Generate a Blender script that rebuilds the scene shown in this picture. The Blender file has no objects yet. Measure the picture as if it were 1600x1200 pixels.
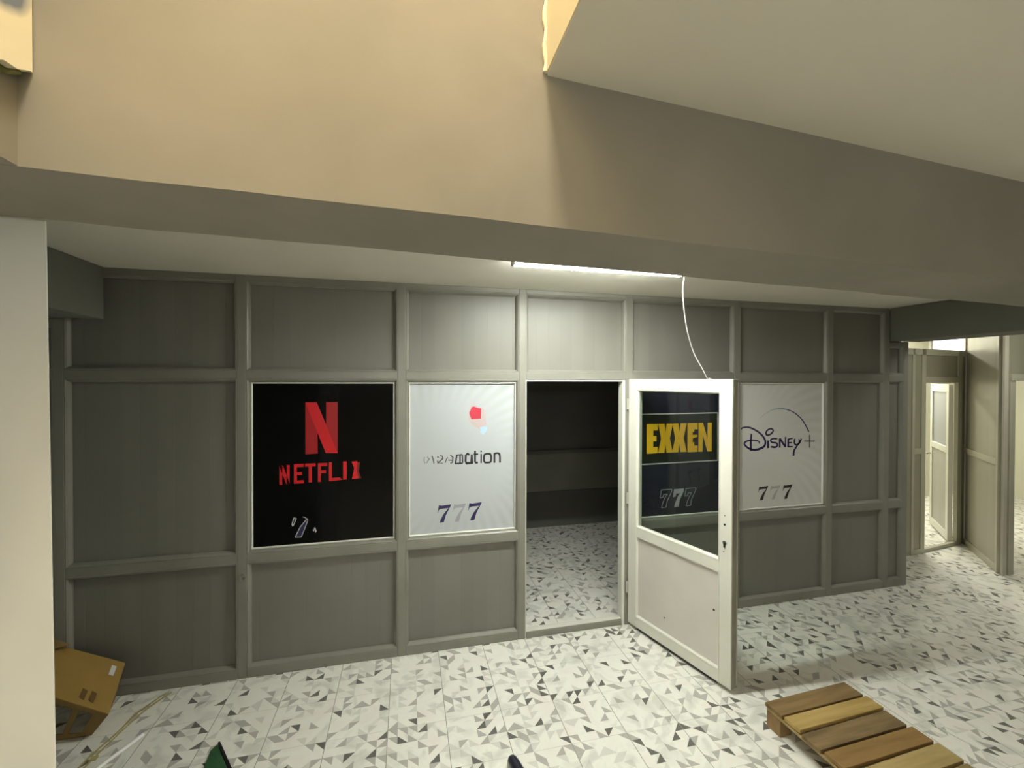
import bpy, math, random
from mathutils import Vector, Matrix
random.seed(7)
S = bpy.context.scene
COL = S.collection
# ---------------------------------------------------------------- camera
F_PX, YAW, PITCH, ROLL = 680.88, 0.2357, -0.0090, 0.0023
CAM = Vector((0.0, -3.317, 2.04))
fw = Vector((math.sin(YAW)*math.cos(PITCH), math.cos(YAW)*math.cos(PITCH), math.sin(PITCH)))
r0 = Vector((math.cos(YAW), -math.sin(YAW), 0)); u0 = r0.cross(fw)
rt = r0*math.cos(ROLL)+u0*math.sin(ROLL); up = -r0*math.sin(ROLL)+u0*math.cos(ROLL)
cd = bpy.data.cameras.new('camera'); cam = bpy.data.objects.new('camera', cd); COL.objects.link(cam)
cd.sensor_width = 36; cd.lens = F_PX/1600*36; cd.clip_start = .02
cam.matrix_world = Matrix(((rt.x, up.x, -fw.x, CAM.x), (rt.y, up.y, -fw.y, CAM.y), (rt.z, up.z, -fw.z, CAM.z), (0, 0, 0, 1)))
S.camera = cam
# ---------------------------------------------------------------- world, exposure, room lights and fills
S.view_settings.view_transform = 'Standard'; S.view_settings.look = 'None'
S.view_settings.exposure = 0.0; S.view_settings.gamma = 1; S.view_settings.use_curve_mapping = False
w = bpy.data.worlds.new('world'); S.world = w; w.use_nodes = True
w.node_tree.nodes['Background'].inputs[0].default_value = (.8, .75, .6, 1)
w.node_tree.nodes['Background'].inputs[1].default_value = .03

def area(name, loc, rot, sx, sy, power, col):
    d = bpy.data.lights.new(name, 'AREA'); d.shape = 'RECTANGLE'; d.size = sx; d.size_y = sy
    d.energy = power; d.color = col
    o = bpy.data.objects.new(name, d); COL.objects.link(o); o.location = loc; o.rotation_euler = rot
    return o
WARM = (1, .865, .65); COOL = (.97, 1.0, .92)
TUBE = 660
area('stairwell_lamp', (.12, -3.3, 4.9), (0, 0, 0), .45, 1.3, 120, WARM)
area('passage_fill', (5.7, -1.0, 2.95), (0, 0, 0), .6, .3, 20, (1, .99, .90))  # added fill hidden behind the dropped beam, brightens the passage walls
area('hall_fill', (-.5, -6.2, 2.52), (math.radians(84), 0, 0), 2.6, .36, 36, (1, .98, .92))  # added fill behind the camera, lifts the pillar, beam and partition
area('side_room_lamp', (7.3, 1.9, 2.95), (0, 0, 0), 1.2, .3, 85, (1, .99, .88))

# ---------------------------------------------------------------- materials
def mat(name, col, rough=.6, metal=0, spec=.5, coat=0):
    m = bpy.data.materials.new(name); m.use_nodes = True
    b = m.node_tree.nodes['Principled BSDF']
    b.inputs['Base Color'].default_value = (*col, 1); b.inputs['Roughness'].default_value = rough
    b.inputs['Metallic'].default_value = metal; b.inputs['Specular IOR Level'].default_value = spec
    b.inputs['Coat Weight'].default_value = coat
    return m
def N(m, t, **k):
    n = m.node_tree.nodes.new(t)
    for a, v in k.items(): setattr(n, a, v)
    return n
def L(m, a, b): m.node_tree.links.new(a, b)
def noisy(name, c1, c2, scale, rough=.6, bump=.1, bscale=None, metal=0, stretch=(1, 1, 1), detail=4, spec=.5, coords='Object'):
    m = mat(name, c1, rough, metal, spec); b = m.node_tree.nodes['Principled BSDF']
    tc = N(m, 'ShaderNodeTexCoord'); mp = N(m, 'ShaderNodeMapping'); mp.inputs['Scale'].default_value = stretch
    L(m, tc.outputs[coords], mp.inputs[0])
    n = N(m, 'ShaderNodeTexNoise'); n.inputs['Scale'].default_value = scale; n.inputs['Detail'].default_value = detail
    L(m, mp.outputs[0], n.inputs['Vector'])
    r = N(m, 'ShaderNodeValToRGB'); r.color_ramp.elements[0].position = .35; r.color_ramp.elements[1].position = .65
    r.color_ramp.elements[0].color = (*c1, 1); r.color_ramp.elements[1].color = (*c2, 1)
    L(m, n.outputs['Fac'], r.inputs[0]); L(m, r.outputs[0], b.inputs['Base Color'])
    if bump:
        n2 = N(m, 'ShaderNodeTexNoise'); n2.inputs['Scale'].default_value = bscale or scale*6; n2.inputs['Detail'].default_value = 3
        L(m, mp.outputs[0], n2.inputs['Vector'])
        bp = N(m, 'ShaderNodeBump'); bp.inputs['Strength'].default_value = bump; bp.inputs['Distance'].default_value = .01
        L(m, n2.outputs['Fac'], bp.inputs['Height']); L(m, bp.outputs[0], b.inputs['Normal'])
    return m
def emis(name, col, s):
    m = mat(name, col); b = m.node_tree.nodes['Principled BSDF']
    b.inputs['Emission Color'].default_value = (*col, 1); b.inputs['Emission Strength'].default_value = s
    return m
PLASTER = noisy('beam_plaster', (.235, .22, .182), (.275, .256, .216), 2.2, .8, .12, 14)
DROP = noisy('grey_beam_paint', (.165, .168, .140), (.19, .19, .16), 2, .7, .08, 12)
CEIL = noisy('ceiling_paint', (.76, .73, .64), (.81, .78, .69), 1.5, .8, .06, 12)
WHITE = noisy('white_plaster', (.70, .71, .665), (.76, .765, .72), 2.5, .75, .10, 10)
YPLAS = noisy('cream_plaster', (.74, .68, .50), (.80, .73, .56), 3, .8, .12, 16)
MOSS = noisy('dirty_edge', (.10, .12, .03), (.30, .28, .12), 30, .9, .3, 60)
FRAME = noisy('grey_frame_paint', (.215, .208, .178), (.24, .232, .20), 3, .38, .03, 30)
FRAMEW = noisy('pale_frame_paint', (.42, .41, .34), (.46, .45, .37), 3, .45, .03, 30)
DWHITE = noisy('white_door_plastic', (.70, .69, .61), (.75, .74, .66), 4, .3, .02, 30)
GASK = mat('white_gasket', (.72, .72, .66), .4)
CREAM = noisy('side_room_wall', (.72, .70, .55), (.77, .75, .60), 1.5, .8, .04)
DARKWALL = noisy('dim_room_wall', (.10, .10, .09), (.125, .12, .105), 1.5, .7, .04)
BLACKM = mat('black_plastic', (.01, .01, .01), .5)
METAL = mat('worn_metal', (.35, .33, .30), .35, .9)

def panel_mat(name, c1, c2, rough=.42):
    m = noisy(name, c1, c2, 1.2, rough, 0)
    b = m.node_tree.nodes['Principled BSDF']
    g = N(m, 'ShaderNodeNewGeometry'); s = N(m, 'ShaderNodeSeparateXYZ'); L(m, g.outputs['Position'], s.inputs[0])
    d = N(m, 'ShaderNodeMath', operation='DIVIDE'); L(m, s.outputs[0], d.inputs[0]); d.inputs[1].default_value = .1
    f = N(m, 'ShaderNodeMath', operation='PINGPONG'); L(m, d.outputs[0], f.inputs[0]); f.inputs[1].default_value = .5
    fl = N(m, 'ShaderNodeMath', operation='FLOOR'); L(m, d.outputs[0], fl.inputs[0])
    wn = N(m, 'ShaderNodeTexWhiteNoise', noise_dimensions='1D'); L(m, fl.outputs[0], wn.inputs['W'])  # random tone per plank, painting in the shading of slightly tilted planks
    hs = N(m, 'ShaderNodeHueSaturation'); mv = N(m, 'ShaderNodeMapRange'); mv.inputs['To Min'].default_value = .965; mv.inputs['To Max'].default_value = 1.035
    L(m, wn.outputs['Value'], mv.inputs['Value']); L(m, mv.outputs[0], hs.inputs['Value'])
    src = b.inputs['Base Color'].links[0].from_socket; L(m, src, hs.inputs['Color']); L(m, hs.outputs[0], b.inputs['Base Color'])
    mr = N(m, 'ShaderNodeMapRange'); mr.inputs['From Max'].default_value = .03; L(m, f.outputs[0], mr.inputs['Value'])
    bp = N(m, 'ShaderNodeBump'); bp.inputs['Strength'].default_value = .25; bp.inputs['Distance'].default_value = .002
    L(m, mr.outputs[0], bp.inputs['Height']); L(m, bp.outputs[0], b.inputs['Normal'])
    return m
PANEL = panel_mat('grey_plank_panel', (.180, .174, .150), (.200, .193, .168))

# floor: 33.6 cm tiles printed with scattered triangles on white marble
def floor_mat():
    m = mat('triangle_tiles', (.7, .7, .6), .28); nt = m.node_tree; b = nt.nodes['Principled BSDF']
    g = N(m, 'ShaderNodeNewGeometry'); s = N(m, 'ShaderNodeSeparateXYZ'); L(m, g.outputs['Position'], s.inputs[0])
    def M(op, a, c=None, c2=None):
        n = N(m, 'ShaderNodeMath', operation=op)
        for i, v in enumerate((a, c, c2)):
            if v is None: continue
            if isinstance(v, (int, float)): n.inputs[i].default_value = v
            else: L(m, v, n.inputs[i])
        return n.outputs[0]
    T = .336; K = 6
    x = M('DIVIDE', M('ADD', s.outputs[0], .11), T/K); y = M('DIVIDE', M('ADD', s.outputs[1], .03), T/K)
    cx, cy = M('FLOOR', x), M('FLOOR', y); fx, fy = M('FRACT', x), M('FRACT', y)
    def wn(off):
        cv = N(m, 'ShaderNodeCombineXYZ'); L(m, M('ADD', cx, off), cv.inputs[0]); L(m, cy, cv.inputs[1])
        n = N(m, 'ShaderNodeTexWhiteNoise', noise_dimensions='2D'); L(m, cv.outputs[0], n.inputs['Vector']); return n.outputs['Value']
    ori = wn(137.0); kind = wn(911.0)
    flipx = M('GREATER_THAN', ori, .5); flipy = M('GREATER_THAN', M('FRACT', M('MULTIPLY', ori, 2)), .5)
    ax = M('ABSOLUTE', M('SUBTRACT', fx, flipx)); ay = M('ABSOLUTE', M('SUBTRACT', fy, flipy))
    tri = M('LESS_THAN', M('ADD', ax, ay), 1.0)
    dark = M('MULTIPLY', tri, M('LESS_THAN', kind, .105))
    mid = M('MULTIPLY', tri, M('MULTIPLY', M('GREATER_THAN', kind, .105), M('LESS_THAN', kind, .34)))
    pale = M('MULTIPLY', tri, M('MULTIPLY', M('GREATER_THAN', kind, .34), M('LESS_THAN', kind, .52)))
    n = N(m, 'ShaderNodeTexNoise'); n.inputs['Scale'].default_value = 5; n.inputs['Detail'].default_value = 6; n.inputs['Distortion'].default_value = 1.2
    L(m, g.outputs['Position'], n.inputs['Vector'])
    rp = N(m, 'ShaderNodeValToRGB'); e = rp.color_ramp.elements
    e[0].position = .36; e[0].color = (.68, .68, .62, 1); e[1].position = .5; e[1].color = (.84, .835, .765, 1)
    q = e.new(.68); q.color = (.82, .785, .72, 1)
    L(m, n.outputs['Fac'], rp.inputs[0]); c = rp.outputs[0]
    def mix(c, fac, col):
        k = N(m, 'ShaderNodeMix', data_type='RGBA'); L(m, fac, k.inputs[0]); L(m, c, k.inputs[6])
        k.inputs[7].default_value = (*col, 1); return k.outputs[2]
    c = mix(c, M('MULTIPLY', pale, .45), (.52, .51, .46)); c = mix(c, M('MULTIPLY', mid, .85), (.40, .385, .35)); c = mix(c, dark, (.13, .125, .112))
    # joints between tiles
    jx = M('PINGPONG', M('DIVIDE', x, K), .5); jy = M('PINGPONG', M('DIVIDE', y, K), .5)
    j = M('MAXIMUM', M('LESS_THAN', jx, .006), M('MULTIPLY', M('LESS_THAN', jy, .004), .45))
    c = mix(c, j, (.33, .32, .28)); L(m, c, b.inputs['Base Color'])
    bp = N(m, 'ShaderNodeBump'); bp.inputs['Strength'].default_value = .3; bp.inputs['Distance'].default_value = .001
    L(m, M('SUBTRACT', 1.0, j), bp.inputs['Height']); L(m, bp.outputs[0], b.inputs['Normal'])
    return m
FLOOR = floor_mat()

def glass(name, tint, rough=.02, alpha=.0):
    m = bpy.data.materials.new(name); m.use_nodes = True; nt = m.node_tree; nt.nodes.clear()
    o = N(m, 'ShaderNodeOutputMaterial'); mx = N(m, 'ShaderNodeMixShader'); tr = N(m, 'ShaderNodeBsdfTransparent'); gl = N(m, 'ShaderNodeBsdfGlossy')
    tr.inputs[0].default_value = (*tint, 1); gl.inputs['Roughness'].default_value = rough
    fr = N(m, 'ShaderNodeFresnel'); fr.inputs[0].default_value = 1.5
    g = N(m, 'ShaderNodeNewGeometry'); a = N(m, 'ShaderNodeMath', operation='SUBTRACT'); a.inputs[0].default_value = 1; L(m, g.outputs['Backfacing'], a.inputs[1])
    k = N(m, 'ShaderNodeMath', operation='MULTIPLY'); L(m, a.outputs[0], k.inputs[0]); L(m, fr.outputs[0], k.inputs[1])
    L(m, k.outputs[0], mx.inputs[0]); L(m, tr.outputs[0], mx.inputs[1]); L(m, gl.outputs[0], mx.inputs[2]); L(m, mx.outputs[0], o.inputs[0])
    return m
GLASS = glass('clear_glass', (.86, .90, .88))
GREYGLASS = mat('grey_frosted_glass', (.34, .35, .37), .3)

# ---------------------------------------------------------------- mesh helpers
class MB:
    def __init__(s): s.v = []; s.f = []
    def add(s, vs, fs):
        o = len(s.v); s.v += [tuple(v) for v in vs]; s.f += [tuple(i+o for i in f) for f in fs]; return s
    def hexa(s, p):   # 8 points, bottom ring then top ring
        return s.add(p, [(3, 2, 1, 0), (4, 5, 6, 7), (0, 1, 5, 4), (1, 2, 6, 5), (2, 3, 7, 6), (3, 0, 4, 7)])
    def box(s, x0, x1, y0, y1, z0, z1, M=None):
        p = [(x0, y0, z0), (x1, y0, z0), (x1, y1, z0), (x0, y1, z0), (x0, y0, z1), (x1, y0, z1), (x1, y1, z1), (x0, y1, z1)]
        if M: p = [M(*q) for q in p]
        return s.hexa(p)
    def prism(s, plan, z0, z1):
        n = len(plan); vs = [(x, y, z0) for x, y in plan]+[(x, y, z1) for x, y in plan]
        return s.add(vs, [tuple(range(n-1, -1, -1)), tuple(range(n, 2*n))]+[(i, (i+1) % n, n+(i+1) % n, n+i) for i in range(n)])
    def tube(s, pts, r, n=8, radii=None):
        pts = [Vector(p) for p in pts]; o = len(s.v); prev = Vector((0, 0, 1))
        for k, p in enumerate(pts):
            t = (pts[min(k+1, len(pts)-1)]-pts[max(k-1, 0)]).normalized()
            a = t.cross(prev) if abs(t.dot(prev)) < .97 else t.cross(Vector((1, 0, 0)))
            a.normalize(); b = t.cross(a)
            rr = radii[k] if radii else r
            for i in range(n):
                an = 2*math.pi*i/n; q = p+a*math.cos(an)*rr+b*math.sin(an)*rr; s.v.append(tuple(q))
        for k in range(len(pts)-1):
            for i in range(n):
                j = (i+1) % n; s.f.append((o+k*n+i, o+k*n+j, o+(k+1)*n+j, o+(k+1)*n+i))
        s.f.append(tuple(o+i for i in range(n-1, -1, -1))); s.f.append(tuple(o+(len(pts)-1)*n+i for i in range(n)))
        return s
    def ring(s, u0, u1, v0, v1, prof, M):
        """frame swept round the rectangle; prof = [(inset, depth)...] closed profile; M(u, depth, v)"""
        n = len(prof); o = len(s.v)
        for cu, cv, su, sv in ((u0, v0, 1, 1), (u1, v0, -1, 1), (u1, v1, -1, -1), (u0, v1, 1, -1)):
            for ins, d in prof: s.v.append(tuple(M(cu+su*ins, d, cv+sv*ins)))
        for c in range(4):
            for i in range(n):
                j = (i+1) % n; c2 = (c+1) % 4
                s.f.append((o+c*n+i, o+c2*n+i, o+c2*n+j, o+c*n+j))
        return s
    def build(s, name, m, parent=None, bevel=0, seg=2, smooth=False):
        me = bpy.data.meshes.new(name); me.from_pydata(s.v, [], s.f); me.validate(); me.update()
        import bmesh
        bm = bmesh.new(); bm.from_mesh(me); bmesh.ops.recalc_face_normals(bm, faces=bm.faces); bm.to_mesh(me); bm.free()
        me.materials.append(m)
        o = bpy.data.objects.new(name, me); COL.objects.link(o)
        if parent: o.parent = parent
        if bevel:
            b = o.modifiers.new('bevel', 'BEVEL'); b.width = bevel; b.segments = seg; b.limit_method = 'ANGLE'
        if smooth:
            for p in me.polygons: p.use_smooth = True
        return o
def ident(x, y, z): return (x, y, z)
def empty(name, loc=(0, 0, 0), rz=0):
    o = bpy.data.objects.new(name, None); COL.objects.link(o); o.location = loc; o.rotation_euler = (0, 0, rz); o.empty_display_size = .1
    return o
def tag(o, label=None, cat=None, group=None, kind=None):
    if label: o['label'] = label
    if cat: o['category'] = cat
    if group: o['group'] = group
    if kind: o['kind'] = kind
    return o
def struct(o, label, cat='wall'): return tag(o, label, cat, kind='structure')

# ---------------------------------------------------------------- floor, ceilings, beams
HC = 2.75
struct(MB().box(-3, 10.4, -6.6, 2.6, -.1, 0).build('floor', FLOOR), 'white marble-look tile floor printed with grey and black triangles', 'floor')
A = lambda x: .0634*x-2.3615      # front lower edge of the main beam
B = lambda x: .0707*x-2.0518      # rear lower edge
ZB = 2.40
struct(MB().prism([(-2.6, B(-2.6)), (4.98, B(4.98)), (4.98, 2.5), (-2.6, 2.5)], HC, HC+.15).build('ceiling', CEIL), 'pale ceiling strip between the big beam and the grey partition', 'ceiling')
struct(MB().prism([(4.98, B(4.98)), (10.4, B(10.4)), (10.4, 2.6), (4.98, 2.6)], 3.0, 3.15).build('ceiling', CEIL), 'higher pale ceiling over the side rooms at the right', 'ceiling')
fc = empty('ceiling')
struct(fc, 'pale ceiling in front of the beam, cut by the stair opening', 'ceiling')
VX0, VX1, VY = -.62, .317, -5.2
MB().prism([(VX1, -6.6), (10.4, -6.6), (10.4, A(10.4)), (VX1, A(VX1))], HC, HC+.22).build('ceiling_slab', CEIL, fc)
MB().prism([(-3, -6.6), (VX1, -6.6), (VX1, VY), (-3, VY)], HC, HC+.22).build('ceiling_slab', CEIL, fc)
# main beam with slightly wavy plaster arrises, carried up as the stairwell wall over the opening
def wavy_beam():
    mb = MB(); n = 90; x0, x1 = -3.0, 10.4; o = 0
    for i in range(n+1):
        x = x0+(x1-x0)*i/n
        j = lambda k, a=.003: a*math.sin(x*k*3.1+k)+a*.6*math.sin(x*k*9.7)
        yA, yB = A(x), B(x)
        mb.v += [(x, yA, 3.0), (x, yA, 2.6), (x, yA+j(2.1, .0015), ZB+j(1.7, .0015)), (x, yB+j(1.9, .0015), ZB+j(2.3, .0015)), (x, yB, 2.6), (x, yB, 3.0)]
    for i in range(n):
        for k in range(6):
            l = (k+1) % 6; mb.f.append((i*6+k, (i+1)*6+k, (i+1)*6+l, i*6+l))
    mb.f.append(tuple(range(6))); mb.f.append(tuple(n*6+k for k in range(5, -1, -1)))
    return mb
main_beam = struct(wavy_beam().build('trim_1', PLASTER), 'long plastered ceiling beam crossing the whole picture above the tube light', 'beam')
sw = empty('wall_stairwell'); struct(sw, 'plastered stairwell wall rising through the ceiling opening')
MB().prism([(-.75, A(-.75)), (.5, A(.5)), (.5, A(.5)+.2), (-.75, A(-.75)+.2)], 3.0, 5.1).build('upper_wall', PLASTER, sw)
MB().box(VX1, VX1+.15, VY, -2.345, HC+.22, 5.1).build('side_wall', YPLAS, sw)
# side of the slab at the opening gets the same cream plaster skin
MB().tube([(VX1-.006+.003*math.sin(i*1.7), -2.346, HC+.004+.02*i) for i in range(60)], .006, 6).build('plaster_ridge', YPLAS, sw)
MB().box(VX1-.004, VX1, VY, -2.345, HC+.003, HC+.22).build('slab_edge', YPLAS, sw)
MB().box(-.9, .6, VY-.15, VY, HC+.22, 5.1).build('side_wall', YPLAS, sw)
MB().box(-.75, .47, VY, -2.2, 5.1, 5.2).build('upper_ceiling', CEIL, sw)
# left side: deep beam along the stair opening, with the thicker plaster coat above it
lb = MB(); lb.prism([(-3, VY), (-.64, VY), (-.64, A(-.64)), (-3, A(-3))], ZB, 5.1)
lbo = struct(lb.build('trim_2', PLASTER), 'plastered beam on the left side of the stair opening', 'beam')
mb = MB(); ys = [-2.404-(-2.404-VY)*((24-i)/24)**2.2 for i in range(25)]
edge_z = lambda i, t: 2.562-.48*min(t, .09)+.004*math.sin(i*2.3)+.003*math.sin(i*5.1)
for i, y in enumerate(ys):
    t = (-2.404-y); zb = edge_z(i, t)
    mb.v += [(-.64, y, 5.1), (-.618, y, 5.1), (-.618, y, zb), (-.64, y, zb)]
for i in range(24):
    for k in range(4): mb.f.append((i*4+k, i*4+4+k, i*4+4+(k+1) % 4, i*4+(k+1) % 4))
mb.f += [(0, 1, 2, 3), (99, 98, 97, 96)]
def stained():
    m = noisy('stained_cream_plaster', (.74, .68, .50), (.80, .73, .56), 3, .8, .12, 16)
    b = m.node_tree.nodes['Principled BSDF']; src = b.inputs['Base Color'].links[0].from_socket
    g = N(m, 'ShaderNodeNewGeometry'); s = N(m, 'ShaderNodeVectorMath', operation='SUBTRACT'); s.inputs[1].default_value = (-.618, -2.47, 2.69)
    L(m, g.outputs['Position'], s.inputs[0])
    n = N(m, 'ShaderNodeTexNoise'); n.inputs['Scale'].default_value = 18; L(m, g.outputs['Position'], n.inputs['Vector'])
    ln = N(m, 'ShaderNodeVectorMath', operation='LENGTH'); L(m, s.outputs[0], ln.inputs[0])
    ad = N(m, 'ShaderNodeMath', operation='MULTIPLY_ADD'); L(m, n.outputs['Fac'], ad.inputs[0]); ad.inputs[1].default_value = .03; L(m, ln.outputs['Value'], ad.inputs[2])
    mr = N(m, 'ShaderNodeMapRange'); mr.inputs['From Min'].default_value = .070; mr.inputs['From Max'].default_value = .086; mr.inputs['To Min'].default_value = 1; mr.inputs['To Max'].default_value = 0
    L(m, ad.outputs[0], mr.inputs['Value'])
    k = N(m, 'ShaderNodeMix', data_type='RGBA'); L(m, mr.outputs[0], k.inputs[0]); L(m, src, k.inputs[6]); k.inputs[7].default_value = (.16, .19, .24, 1)
    L(m, k.outputs[2], b.inputs['Base Color']); return m
mb.build('plaster_coat', stained(), lbo)
mb = MB(); pts = []
for i, y in enumerate(ys):
    t = (-2.404-y); zb = edge_z(i, t); pts.append((-.6375, y, zb-.004))
mb.tube(pts, .006, 6).build('ragged_edge', MOSS, lbo)
# white pillar at the left, a little out of plumb
p = [(-3, B(-3)), (-.775, B(-.775)), (-.94, -1.86), (-3, -1.86)]
q = [(-3, B(-3)), (-.795, B(-.795)), (-.957, -1.86), (-3, -1.86)]
struct(MB().hexa([(x, y, 0) for x, y in p]+[(x, y, ZB) for x, y in q]).build('wall_left', WHITE, bevel=.004), 'white plastered pillar wall filling the left edge of the picture')
# short dropped beams against the partition
struct(MB().box(-3, -1.868, -2.03, -.026, 2.42, HC).build('trim_3', DROP, bevel=.006), 'short grey beam at the upper left above the partition', 'beam')
struct(MB().box(4.60, 4.98, -1.72, -.026, 2.43, HC).build('trim_4', DROP, bevel=.006), 'short grey beam at the upper right beside the lit side rooms', 'beam')
# hall walls behind and beside the camera
struct(MB().box(-3, 10.4, -6.75, -6.6, 0, HC).build('wall_rear', WHITE), 'plain plastered wall behind the viewer')
struct(MB().box(10.4, 10.55, -6.6, 2.6, 0, 3.0).build('wall_right', CREAM), 'cream wall at the far right of the side rooms')
struct(MB().box(-3.15, -3, -6.6, 2.6, 0, HC).build('wall_outer', WHITE), 'plain plastered outer wall on the left')

# ---------------------------------------------------------------- grey partition
PX = [-2.60, -2.115, -1.094, -.041, .877, 1.792, 2.848, 3.882, 4.576, 4.822]
HF, HB = .028, .052
wb = empty('wall_back'); struct(wb, 'long grey panelled plastic partition with posts, rails and poster windows')
BEAD = [(0, -.018), (.006, -.019), (.014, -.012), (.023, .004), (.024, .016), (0, .016)]
for i, x in enumerate(PX):
    top = 2.42 if x < -1.87 else (2.43 if x > 4.6 else HC)
    MB().box(x-HF, x+HF, -.020, .045, 0, top).build('post', FRAME, wb, bevel=.004)
ZR = [(0, .062), (.792, .848), (2.044, 2.098), (2.715, HC)]
def bay(i, skip_mid=False):
    x0, x1 = PX[i]+HF, PX[i+1]-HF
    low = i == 0 or i == 8
    for k, (z0, z1) in enumerate(ZR):
        if i == 4 and k < 2: continue
        if low and k == 3: z0, z1 = 2.385, 2.42
        MB().box(x0, x1, -.0195, .044, z0, z1).build('rail', FRAME, wb, bevel=.004)
    rows = [(.062, .792), (.848, 2.044), (2.098, 2.385 if low else 2.715)]
    for k, (z0, z1) in enumerate(rows):
        if i == 4 and k < 2: continue
        if k == 1 and skip_mid: continue
        MB().ring(x0, x1, z0, z1, BEAD, ident).build('bead', FRAME, wb)
        MB().box(x0, x1, .016, .032, z0, z1).build('panel', PANEL, wb)
for i in range(9): bay(i, i in (2, 3, 5, 6))
MB().box(-1.094-.008, -1.094+.010, -.030, -.0205, .675, .715).tube([(-1.088, -.035, .69), (-1.070, -.035, .695)], .005).build('latch', METAL, wb)
# bits of loose trim along the ceiling line
MB().tube([(-.2+1.0*i/10, -.012, HC-.006+.002*math.sin(i*2)) for i in range(11)], .003, 6).build('filler_bead', FRAMEW, wb)

# windows of the partition
WINS = [(2, 'window_1', 'black poster'), (3, 'window_2', 'white poster with a red patch'), (5, 'window_3', 'dark blue poster, behind the open door'), (6, 'window_4', 'white poster right of the open door')]
WU = {}
for i, nm, d in WINS:
    x0, x1 = PX[i]+HF, PX[i+1]-HF; z0, z1 = .848, 2.044
    e = empty(nm); struct(e, 'fixed partition window holding the '+d, 'window')
    MB().ring(x0, x1, z0, z1, BEAD, ident).build('window_bead', FRAME, e)
    MB().ring(x0+.0235, x1-.0235, z0+.0235, z1-.0235, [(0, -.002), (.006, -.004), (.010, .008), (.010, .016), (0, .016)], ident).build('gasket', GASK, e)
    MB().box(x0+.02, x1-.02, .014, .022, z0+.02, z1-.02).build('pane', mat(nm+'_glass', (.02, .02, .02), .1), e)
    WU[nm] = (x0+.033, x1-.033, z0+.033, z1-.033)

# ---------------------------------------------------------------- posters
def sunburst(name, c1, c2, cx, cz, rough=.3):
    m = mat(name, c1, rough); b = m.node_tree.nodes['Principled BSDF']
    g = N(m, 'ShaderNodeNewGeometry'); s = N(m, 'ShaderNodeSeparateXYZ'); L(m, g.outputs['Position'], s.inputs[0])
    def M(op, a, c=None):
        n = N(m, 'ShaderNodeMath', operation=op)
        for i, v in enumerate((a, c)):
            if v is None: continue
            if isinstance(v, (int, float)): n.inputs[i].default_value = v
            else: L(m, v, n.inputs[i])
        return n.outputs[0]
    dx, dz = M('SUBTRACT', s.outputs[0], cx), M('SUBTRACT', s.outputs[2], cz)
    r = M('SQRT', M('ADD', M('MULTIPLY', dx, dx), M('MULTIPLY', dz, dz)))
    an = M('ADD', M('ARCTAN2', dz, dx), M('MULTIPLY', r, .5))
    wv = M('SINE', M('MULTIPLY', an, 46))
    fac = M('MULTIPLY', M('ADD', M('MULTIPLY', wv, .5), .5), M('MINIMUM', M('MAXIMUM', M('MULTIPLY', M('SUBTRACT', r, .42), 3.0), 0), 1))
    k = N(m, 'ShaderNodeMix', data_type='RGBA'); L(m, fac, k.inputs[0]); k.inputs[6].default_value = (*c1, 1); k.inputs[7].default_value = (*c2, 1)
    L(m, k.outputs[2], b.inputs['Base Color']); return m
def film(win, name, m, label):
    u0, u1, z0, z1 = WU[win]
    e = empty(name, ((u0+u1)/2, .0125, z0)); tag(e, label, 'poster', 'window posters on the partition')
    MB().box(u0, u1, .0118, .0135, z0, z1, lambda x, y, z: (x-(u0+u1)/2, y-.0125, z-z0)).build('film', m, e)
    e['off'] = (u0+u1)/2; e['z0'] = z0
    return e
YF = .0118
def art(e, name, m, polys, lift=.0006, label=None):
    """polys: lists of (x, z) wall points, each a filled outline cut from film"""
    mb = MB(); ox, oz = e['off'], e['z0']
    for P in polys:
        n = len(P); y0 = YF-lift-.0125; y1 = YF-.0125
        vs = [(x-ox, y0, z-oz) for x, z in P]+[(x-ox, y1, z-oz) for x, z in P]
        mb.add(vs, [tuple(range(n)), tuple(range(2*n-1, n-1, -1))]+[(i, (i+1) % n, n+(i+1) % n, n+i) for i in range(n)])
    o = mb.build(name, m, e)
    if label: o['label'] = label
    return o
def ribbon(pts, w0, w1=None, close=False):
    """a brush stroke as one outline; width runs w0 -> mid -> w1"""
    w1 = w0 if w1 is None else w1
    P = [Vector(p) for p in pts]; out1 = []; out2 = []; n = len(P)
    for i, p_ in enumerate(P):
        a = P[max(i-1, 0)]; b_ = P[min(i+1, n-1)]
        d = (b_-a); d = d.normalized() if d.length else Vector((1, 0)); nn = Vector((-d.y, d.x))
        t = i/(n-1); wd = (w0+(w1-w0)*t)/2
        if 0 < i < n-1:
            d1 = (p_-a).normalized(); c_ = max(.5, abs(d1.dot(d))); wd /= c_
        out1.append(p_+nn*wd); out2.append(p_-nn*wd)
    quads = []
    for i in range(n-1): quads.append([tuple(out1[i]), tuple(out1[i+1]), tuple(out2[i+1]), tuple(out2[i])])
    return quads
def smooth(pts, k=5):
    P = [Vector(p) for p in pts]; out = []
    for i in range(len(P)-1):
        p0 = P[max(i-1, 0)]; p1 = P[i]; p2 = P[i+1]; p3 = P[min(i+2, len(P)-1)]
        for j in range(k):
            t = j/k
            out.append(.5*((2*p1)+(-p0+p2)*t+(2*p0-5*p1+4*p2-p3)*t*t+(-p0+3*p1-3*p2+p3)*t**3))
    out.append(P[-1]); return [tuple(v) for v in out]
def rect(x0, x1, z0, z1): return [(x0, z0), (x1, z0), (x1, z1), (x0, z1)]
SEVEN = [(.10, .99), (.30, .955), (1.0, 1.0), (.97, .93), (.62, .42), (.46, .02), (.16, 0), (.22, .16), (.42, .46), (.80, .80), (.22, .78), (.10, .73), (.03, .58), (0, .58)]
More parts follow.
